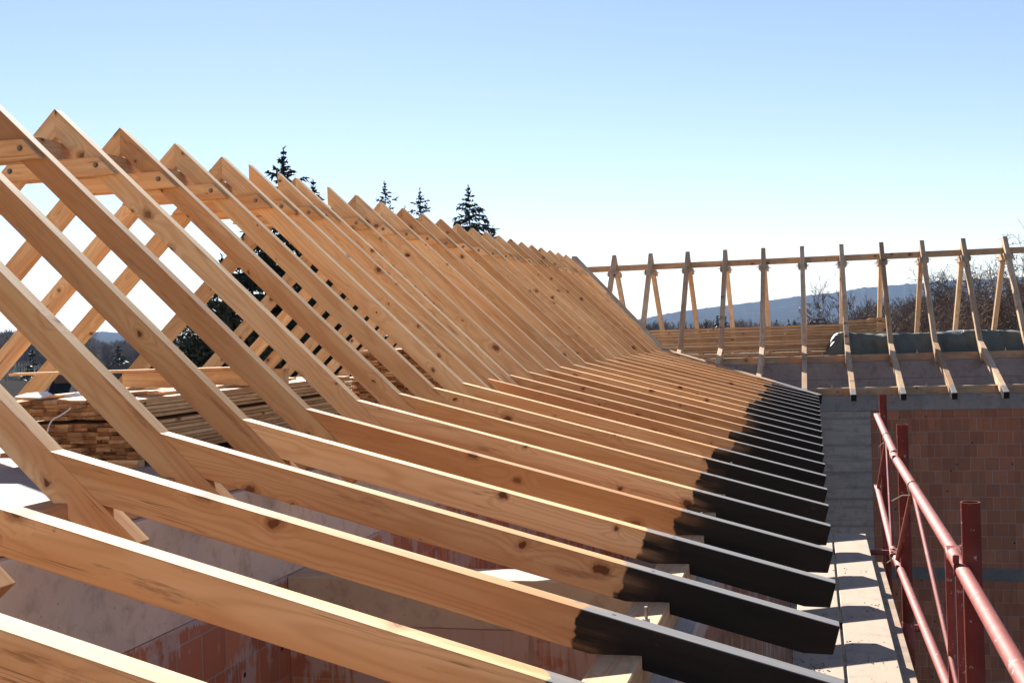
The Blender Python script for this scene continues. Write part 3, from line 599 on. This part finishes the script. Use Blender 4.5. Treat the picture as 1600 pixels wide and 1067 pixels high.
m0 = TA1.lerp(TA2, .62); tie(m0, tuple(m0 + Vector((-.055, 0, -.075))), .027, 'pale twine tied round the farthest guard rail')
tie(BA2.lerp(BB1, .5), tuple(BA2.lerp(BB1, .5) + Vector((-.05, 0, -.05))), .03, 'tangle of twine where two bottom guard tubes meet')

# ------------------------------------------------------------------ trees
NEED = leafmat('spruce_needles', (.012, .020, .010), (.030, .040, .018)); NEED2 = leafmat('evergreen_leaves', (.022, .030, .014), (.06, .065, .03))
CONEM = leafmat('spruce_cones_brown', (.07, .04, .02), (.10, .06, .03)); SB = bark('spruce_bark', (.10, .07, .05)); BB = bark('bare_tree_bark', (.105, .08, .06)); TW = bark('bare_twig_bark', (.19, .135, .10)); LEAF = leafmat('withered_leaves', (.14, .07, .03), (.20, .10, .04))
def frame_tris(P, D, L, Wd, rng):
    """flat slivers: base P (n,3), direction D (n,3), length L, width Wd"""
    n = len(P); up = rng.randn(n, 3); side = np.cross(D, up); side /= np.linalg.norm(side, axis=1)[:, None] + 1e-9
    A = P - side * (Wd / 2)[:, None]; B = P + side * (Wd / 2)[:, None]; M = P + D * (L * .55)[:, None]; A2 = M - side * (Wd * .42)[:, None]; B2 = M + side * (Wd * .42)[:, None]; T = P + D * L[:, None]
    V = np.concatenate([A, B, B2, A2, T + side * .003], 0).reshape(5, n, 3).transpose(1, 0, 2).reshape(-1, 3)
    i = np.arange(n)[:, None] * 5; F = np.concatenate([i + np.array([[0, 1, 2, 3]]), i + np.array([[3, 2, 4, 4]])], 0)
    return V, F
def tris(V, F):   # quads with a repeated corner -> triangles
    a = F[:, [0, 1, 2]]; b = F[:, [0, 2, 3]]; F3 = np.concatenate([a, b]); ok = (F3[:, 0] != F3[:, 2]) & (F3[:, 1] != F3[:, 2]); return F3[ok]
def spruce(base, H, rad, seed, label, nb=None, droop=.5, show=0.0, group='spruces behind the ridge', dens=1.0, thin=1.0):
    rng = np.random.RandomState(seed); e = empty('spruce_tree', tuple(base)); tag(e, label, 'tree', group)
    b = MB(); b.tube((0, 0, 0), (0, 0, H * .985), .012 * H + .03, .006, n=8); b.build('trunk', SB, e)
    Ps, Ds, Ls, Ws = [], [], [], []; br = MB(); h = max(show, .12) * H; lev = 0
    while h < H * .995:
        f = 1 - h / H; r = min(rad * max(0, f - .022) ** .85 + .015, rad * .8)
        n = int(5 + 3 * min(1, f * 4)); a0 = rng.rand() * 6.28
        for k in range(n):
            if rng.rand() < .13: continue
            hh = h + rng.uniform(-.16, .16) * min(1, f * 9); a = a0 + 6.283 * k / n + rng.randn() * .3; rr = r * rng.uniform(.55, 1.18); ns = max(4, int(rr / .10))
            rise = .55 if f < .08 else (.28 if f < .3 else .05)
            prev = None
            for q in range(ns + 1):
                s = q / ns; x = rr * s; z = hh + rr * (rise * s - droop * s * s * (.6 + f) + .22 * s ** 3 * droop)
                p = np.array([math.cos(a) * x, math.sin(a) * x, z])
                if prev is not None:
                    d = p - prev; L = np.linalg.norm(d); d /= L
                    m = int((8 if s > .2 else 4) * dens * max(.45, min(1.2, rr)) + rng.rand())
                    for _ in range(m):
                        t = rng.rand(); P = prev + (p - prev) * t; side = rng.choice([-1, 1]); lat = np.array([-d[1], d[0], 0]) * side
                        dd = d * rng.uniform(.2, .9) + lat * rng.uniform(.2, 1.0) * (1.15 - s) + np.array([0, 0, -rng.uniform(-.2, 1.7) * (droop + .15) * min(1, .25 + rr)]) + rng.randn(3) * .15
                        dd /= np.linalg.norm(dd); Ps.append(P); Ds.append(dd); kk = .32 + .95 * min(1, rr * .9); Ls.append(rng.uniform(.10, .30) * kk * thin); Ws.append(rng.uniform(.035, .065) * min(1, .5 + kk) * thin)
                prev = p
            br.tube((0, 0, hh), (math.cos(a) * rr * .5, math.sin(a) * rr * .5, hh + rr * .5 * (rise - droop * .3)), .012 + .004 * rr, .006, n=3, cap=False)
        h += (.12 + .15 * min(1, f * 3)) * (1.6 if thin > 1.5 else 1) * rng.uniform(.8, 1.2)
    [(Ps.append(np.array([0, 0, H - q])), Ds.append(np.array([rng.randn() * .5, rng.randn() * .5, .8]) / 1.1), Ls.append(.10 + q * .22), Ws.append(.03)) for q in np.linspace(.02, .5, 16)]
    V, F = frame_tris(np.array(Ps), np.array(Ds), np.array(Ls), np.array(Ws), rng)
    mi = None; put('crown', fast_mesh('crown', V, tris(V, F), [NEED]), e); br.build('branches', SB, e, fix=False)
    return e
def spruce_px(px, py, D, rad, seed, label, **kw):
    P = at_dist(px, py, D); return spruce((P[0], P[1], GZ), P[2] - GZ, rad, seed, label, **kw)
spruce_px(443, 231, 30, 6.2, 21, 'tallest dark spruce rising above the rafter tips at the left', dens=1.5)
spruce_px(489, 281, 31.5, 4.6, 22, 'dark spruce just right of the tallest, barely above the rafter tips', dens=1.2)
spruce_px(392, 372, 29, 4.0, 23, 'dark spruce glimpsed between the rafters left of the tallest one', dens=1.4)
spruce_px(347, 398, 27, 3.2, 24, 'small spruce tip seen through the gaps between the near rafters', dens=1.3)
spruce_px(540, 330, 33, 4.2, 25, 'dark spruce hidden behind the plumb cut rafter tips', dens=1.2)
spruce_px(601, 283, 46, 5.4, 26, 'slender spruce tip above the ridge, leftmost of the three in the middle', dens=.9, show=.45)
spruce_px(632, 322, 47, 3.5, 31, 'low spruce tip peeking out between two taller ones above the ridge', dens=.9, show=.45)
spruce_px(656, 294, 46, 5.6, 27, 'middle spruce tip of the three above the ridge', dens=.9, show=.45)
spruce_px(732, 289, 42, 6.8, 28, 'broad drooping spruce above the ridge, rightmost of the row', dens=1.3, show=.42, droop=.75)
spruce_px(770, 352, 50, 3.4, 29, 'lowest spruce tip at the right edge of the broad drooping spruce', dens=.8, show=.5)
def evergreen(px, py, D, rx, H, seed, label):
    P = at_dist(px, py, D); rng = np.random.RandomState(seed); e = empty('evergreen_tree', (P[0], P[1], GZ)); tag(e, label, 'tree', 'evergreen trees beside the roof')
    top = P[2] - GZ; b = MB(); b.tube((0, 0, 0), (0, 0, top * .8), .16, .05, n=8); b.build('trunk', SB, e)
    cl = []; 
    for _ in range(70):
        a = rng.rand() * 6.28; z = top - H * rng.rand() ** .8; k = math.sqrt(max(.05, min(1, (top - z) / (H * .45)))); r = rx * k * rng.uniform(.3, 1); cl.append((math.cos(a) * r, math.sin(a) * r, z, rng.uniform(.3, .6)))
    Ps = []; 
    for c in cl:
        q = rng.randn(220, 3); q /= np.linalg.norm(q, axis=1)[:, None]; Ps.append(np.array(c[:3]) + q * c[3] * rng.uniform(.4, 1, (220, 1)))
    Ps = np.concatenate(Ps); D_ = rng.randn(len(Ps), 3); D_ /= np.linalg.norm(D_, axis=1)[:, None]
    V, F = frame_tris(Ps, D_, rng.uniform(.06, .13, len(Ps)), rng.uniform(.04, .08, len(Ps)), rng); put('crown', fast_mesh('crown', V, tris(V, F), [NEED2]), e)
evergreen(318, 512, 26, 1.15, 3.4, 41, 'glossy dense evergreen seen between the near rafters above the timber stack')
evergreen(352, 470, 27, 1.0, 3.6, 42, 'dense dark evergreen right behind the glossy one, between the rafters')

def branch_mesh(segs, n=3):
    """segs: list of (p0,p1,r0,r1)"""
    P0 = np.array([s[0] for s in segs]); P1 = np.array([s[1] for s in segs]); R0_ = np.array([s[2] for s in segs]); R1_ = np.array([s[3] for s in segs])
    D = P1 - P0; D /= np.linalg.norm(D, axis=1)[:, None] + 1e-9; ref = np.where(np.abs(D[:, 2:3]) < .9, np.array([[0, 0, 1.]]), np.array([[1., 0, 0]])); U = np.cross(D, ref); U /= np.linalg.norm(U, axis=1)[:, None]; W = np.cross(D, U)
    V = []
    for P, R_ in ((P0, R0_), (P1, R1_)):
        for i in range(n):
            a = 2 * math.pi * i / n; V.append(P + (U * math.cos(a) + W * math.sin(a)) * R_[:, None])
    V = np.stack(V, 1); m = len(segs); F = []
    base = np.arange(m)[:, None] * (2 * n)
    for i in range(n): F.append(base + np.array([[i, (i + 1) % n, (i + 1) % n + n, i + n]]))
    return V.reshape(-1, 3), np.concatenate(F)
def grow(H, seed, spread=.55, trunkfrac=.72, r0=None, kids=(11, 8, 6, 5, 3), low=.25, **kw):
    rng = random.Random(seed); out = [[] for _ in range(len(kids) + 1)]; up = Vector((0, 0, 1))
    def rec(p, d, L, r, lv):
        n = (7, 5, 4, 3, 2, 2)[lv]; q = p; pts = [(q, d, r)]
        for i in range(n):
            wob = Vector((rng.gauss(0, 1), rng.gauss(0, 1), rng.gauss(0, .6))) * (.07 if lv == 0 else .17)
            d = (d + wob + up * (.06 if lv else .04)).normalized(); q2 = q + d * L / n; ra = r * (1 - .75 * i / n); rb = r * (1 - .75 * (i + 1) / n)
            out[lv].append((tuple(q), tuple(q2), ra, rb)); q = q2; pts.append((q, d, rb))
        if lv < len(kids):
            for k in range(kids[lv]):
                t = (low + (1 - low) * (k + rng.random()) / kids[lv]) if lv == 0 else .25 + .75 * (k + rng.random()) / kids[lv]
                f = t * n; i = min(n - 1, int(f)); P = pts[i][0].lerp(pts[i + 1][0], f - i); dd = pts[i + 1][1]; rr = pts[i][2] * (1 - (f - i)) + pts[i + 1][2] * (f - i)
                ax = dd.orthogonal().normalized(); ax.rotate(Matrix.Rotation(rng.random() * 6.283, 3, dd)); ang = spread * rng.uniform(.8, 1.5)
                nd = (dd * math.cos(ang) + ax * math.sin(ang)).normalized(); l2 = (H * .46 * (1 - .5 * t) if lv == 0 else L * rng.uniform(.42, .68)) * rng.uniform(.75, 1.15)
                rec(P, nd, l2, max(rr * rng.uniform(.5, .72), .002 * H / 10), lv + 1)
    rec(Vector((0, 0, 0)), up.copy(), H * trunkfrac, r0 or H * .018, 0)
    top = max(s_[1][2] for l in out for s_ in l); k = H / top
    return [[(tuple(np.array(a) * k), tuple(np.array(b_) * k), ra * k, rb * k) for a, b_, ra, rb in l] for l in out]
def bare_tree(px, py, D, seed, label, leaves=0, minr=.008, group='bare trees behind the far wing', **kw):
    P = at_dist(px, py, D); H = P[2] - GZ; e = empty('bare_tree', (P[0], P[1], GZ)); tag(e, label, 'tree', group)
    L = grow(H, seed, **kw); V, F = branch_mesh([s for l in L[:2] for s in l], 6); put('trunk', fast_mesh('trunk', V, F, [BB]), e)
    tw = [(a, b_, max(ra, minr), max(rb, minr * .8)) for l in L[2:] for a, b_, ra, rb in l]; V, F = branch_mesh(tw, 3); put('crown', fast_mesh('crown', V, F, [TW]), e)
    if leaves:
        rng = np.random.RandomState(seed); idx = rng.randint(0, len(tw), leaves); Ps = np.array([tw[i][1] for i in idx]) + rng.randn(leaves, 3) * .05; Dv = rng.randn(leaves, 3); Dv /= np.linalg.norm(Dv, axis=1)[:, None]
        V, F = frame_tris(Ps, Dv, rng.uniform(.05, .10, leaves), rng.uniform(.04, .07, leaves), rng); put('withered_leaves', fast_mesh('withered_leaves', V, tris(V, F), [LEAF]), e)
    return e
bare_tree(1540, 338, 44, 3, 'largest bare tree, with a thick trunk behind the right end of the far ridge', leaves=900, spread=.72, minr=.0085)
bare_tree(1352, 412, 58, 5, 'bare round crowned tree with withered leaves right of the far timber stack', leaves=1400, spread=.5, minr=.0085)
bare_tree(1418, 420, 66, 8, 'pale slender bare tree in the middle of the bare trees', leaves=150, spread=.42, minr=.0085)
bare_tree(1475, 412, 60, 12, 'broad bare tree left of the largest one', leaves=500, spread=.65, minr=.0085)
bare_tree(1612, 378, 56, 15, 'bare tree cut by the right edge of the picture', leaves=500, spread=.6, minr=.0085)
bare_tree(1446, 470, 48, 18, 'low dark bare tree behind the middle of the tarpaulin', leaves=400, spread=.6, minr=.0085)
bare_tree(1390, 480, 50, 19, 'low dense bare tree at the right end of the far timber stack', leaves=300, spread=.6, minr=.0085)
bare_tree(1575, 450, 46, 20, 'low bare tree under the largest one, above the end of the tarpaulin', leaves=400, spread=.6, minr=.0085)
# distant woods: one mass of bare trees and firs
def woods(name, spots, seed, cols, mats):
    rng = random.Random(seed); protos = []
    for q in range(4):
        L = grow(1.0, 100 + q, spread=.5, r0=.012, kids=(9, 6, 5, 3)); protos.append(branch_mesh([(a, b_, max(ra, .0035), max(rb, .003)) for l in L for a, b_, ra, rb in l], 3))
    Vs, Fs, n = [], [], 0
    for (x, y, h) in spots:
        V, F = protos[rng.randrange(4)]; a = rng.random() * 6.28; c, s = math.cos(a), math.sin(a); R = np.array([[c, -s, 0], [s, c, 0], [0, 0, 1]]); sc = np.array([h * .9, h * .9, h])
        Vs.append((V * sc) @ R.T + np.array([x, y, GZ])); Fs.append(F + n); n += len(V)
    o = put(name, fast_mesh(name, np.concatenate(Vs), np.concatenate(Fs), mats)); return o
rnd2 = random.Random(4); spots = []
for _ in range(420):
    px = rnd2.uniform(-140, 430); D = rnd2.uniform(230, 640); P = at_dist(px, 500, D); top = at_dist(px, 512 + rnd2.uniform(0, 32) + (0 if px < 130 else 14), D)[2]; spots.append((P[0], P[1], max(6, top - GZ)))
for _ in range(100):
    px = rnd2.uniform(1330, 1720); D = rnd2.uniform(110, 260); P = at_dist(px, 500, D); top = at_dist(px, 462 + rnd2.uniform(0, 38), D)[2]; spots.append((P[0], P[1], max(6, top - GZ)))
for _ in range(60):
    px = rnd2.uniform(900, 1340); D = rnd2.uniform(200, 420); P = at_dist(px, 500, D); top = at_dist(px, 497 + rnd2.uniform(0, 8), D)[2]; spots.append((P[0], P[1], max(5, top - GZ)))
tag(woods('distant_woods', spots, 9, 0, [TW]), 'distant leafless woods beyond the building', 'woods', kind='stuff')
for q, (px, py, D, r, lab) in enumerate([(1103, 499, 150, 1.6, 'small dark conifer left of the pair in front of the hill'), (1121, 493, 140, 1.8, 'left conifer of the dark pair in front of the hill'), (1133, 495, 142, 1.6, 'right conifer of the dark pair in front of the hill'), (1213, 499, 210, 2.0, 'tiny conifer far off just right of the pair'), (1232, 499, 220, 2.0, 'middle one of the tiny far conifers'), (1241, 500, 220, 2.0, 'rightmost of the tiny far conifers')]):
    spruce_px(px, py, D, r, 60 + q, lab, dens=.35, thin=2.6, group='far conifers in front of the hill')
spruce_px(50, 548, 75, 2.4, 71, 'green young conifer seen between the rafters at the left edge', dens=.6, thin=1.7)
spruce_px(185, 540, 110, 3.0, 72, 'dark conifer in the woods at the left, between the near rafters', dens=.4, thin=2.2)
# neighbouring house with a dark roof at the left
def house(px0, px1, pyeave, pyridge, D, label):
    a = at_dist(px0, pyeave, D); c = at_dist(px1, pyeave, D); zr = at_dist((px0 + px1) / 2, pyridge, D + 4)[2]
    mid = (a + c) / 2; d = (c - a)[:2]; L = np.linalg.norm(d); ang = math.atan2(d[1], d[0]); e = empty('house', (mid[0], mid[1], GZ), (0, 0, ang)); tag(e, label, 'house', 'houses at the left')
    he = a[2] - GZ; hr = zr - GZ; dep = 8.0
    b = MB(); b.box((-L/2, .4, 0), (L/2, dep - .4, he)); b.build('wall', plain('house_render', (.45, .42, .37), .9, .2), e)
    b = MB(); b.add([(-L/2 - .3, 0, he - .1), (L/2 + .3, 0, he - .1), (L/2 + .3, dep / 2, hr), (-L/2 - .3, dep / 2, hr), (-L/2 - .3, dep, he - .1), (L/2 + .3, dep, he - .1), (-L/2 - .3, dep / 2, he - .05), (L/2 + .3, dep / 2, he - .05)], [(0, 1, 2, 3), (3, 2, 5, 4), (0, 3, 4, 6), (1, 7, 5, 2), (0, 6, 7, 1), (6, 4, 5, 7)])
    rf = b.build('roof', plain('dark_roof_tiles', (.022, .02, .021), .95, .03, nscale=3), e)
    k = MB(); k.box((L * .2, dep * .45, hr - .6), (L * .2 + .6, dep * .45 + .6, hr + .7)); k.build('chimney', plain('chimney_brick', (.25, .12, .08), .9, .2), rf)
    for q in range(3):
        w_ = MB(); x = -L * .35 + q * L * .3; w_.box((x, .36, he - 1.9), (x + 1.0, .42, he - .7)); w_.build('window', plain('dark_window_glass', (.03, .035, .04), .15, .6), e)
house(-30, 140, 664, 594, 42, 'neighbouring house with a dark roof beyond the left timber stack')
house(150, 330, 620, 568, 80, 'second dark roofed house farther off behind the left rafters')

# ------------------------------------------------------------------ haze
HAZE = True
if HAZE:
    hb = MB(); hb.box((-5200, -400, GZ - 1), (5200, 5000, 118)); m = bpy.data.materials.new('haze_air'); m.use_nodes = True; nt = m.node_tree
    nt.nodes.remove(nt.nodes['Principled BSDF']); pv = nt.nodes.new('ShaderNodeVolumePrincipled'); pv.inputs['Color'].default_value = (.40, .62, 1.0, 1); pv.inputs['Density'].default_value = .00013; pv.inputs['Anisotropy'].default_value = 0.0
    nt.links.new(pv.outputs[0], nt.nodes['Material Output'].inputs['Volume']); tag(hb.build('haze', m), kind='stuff')
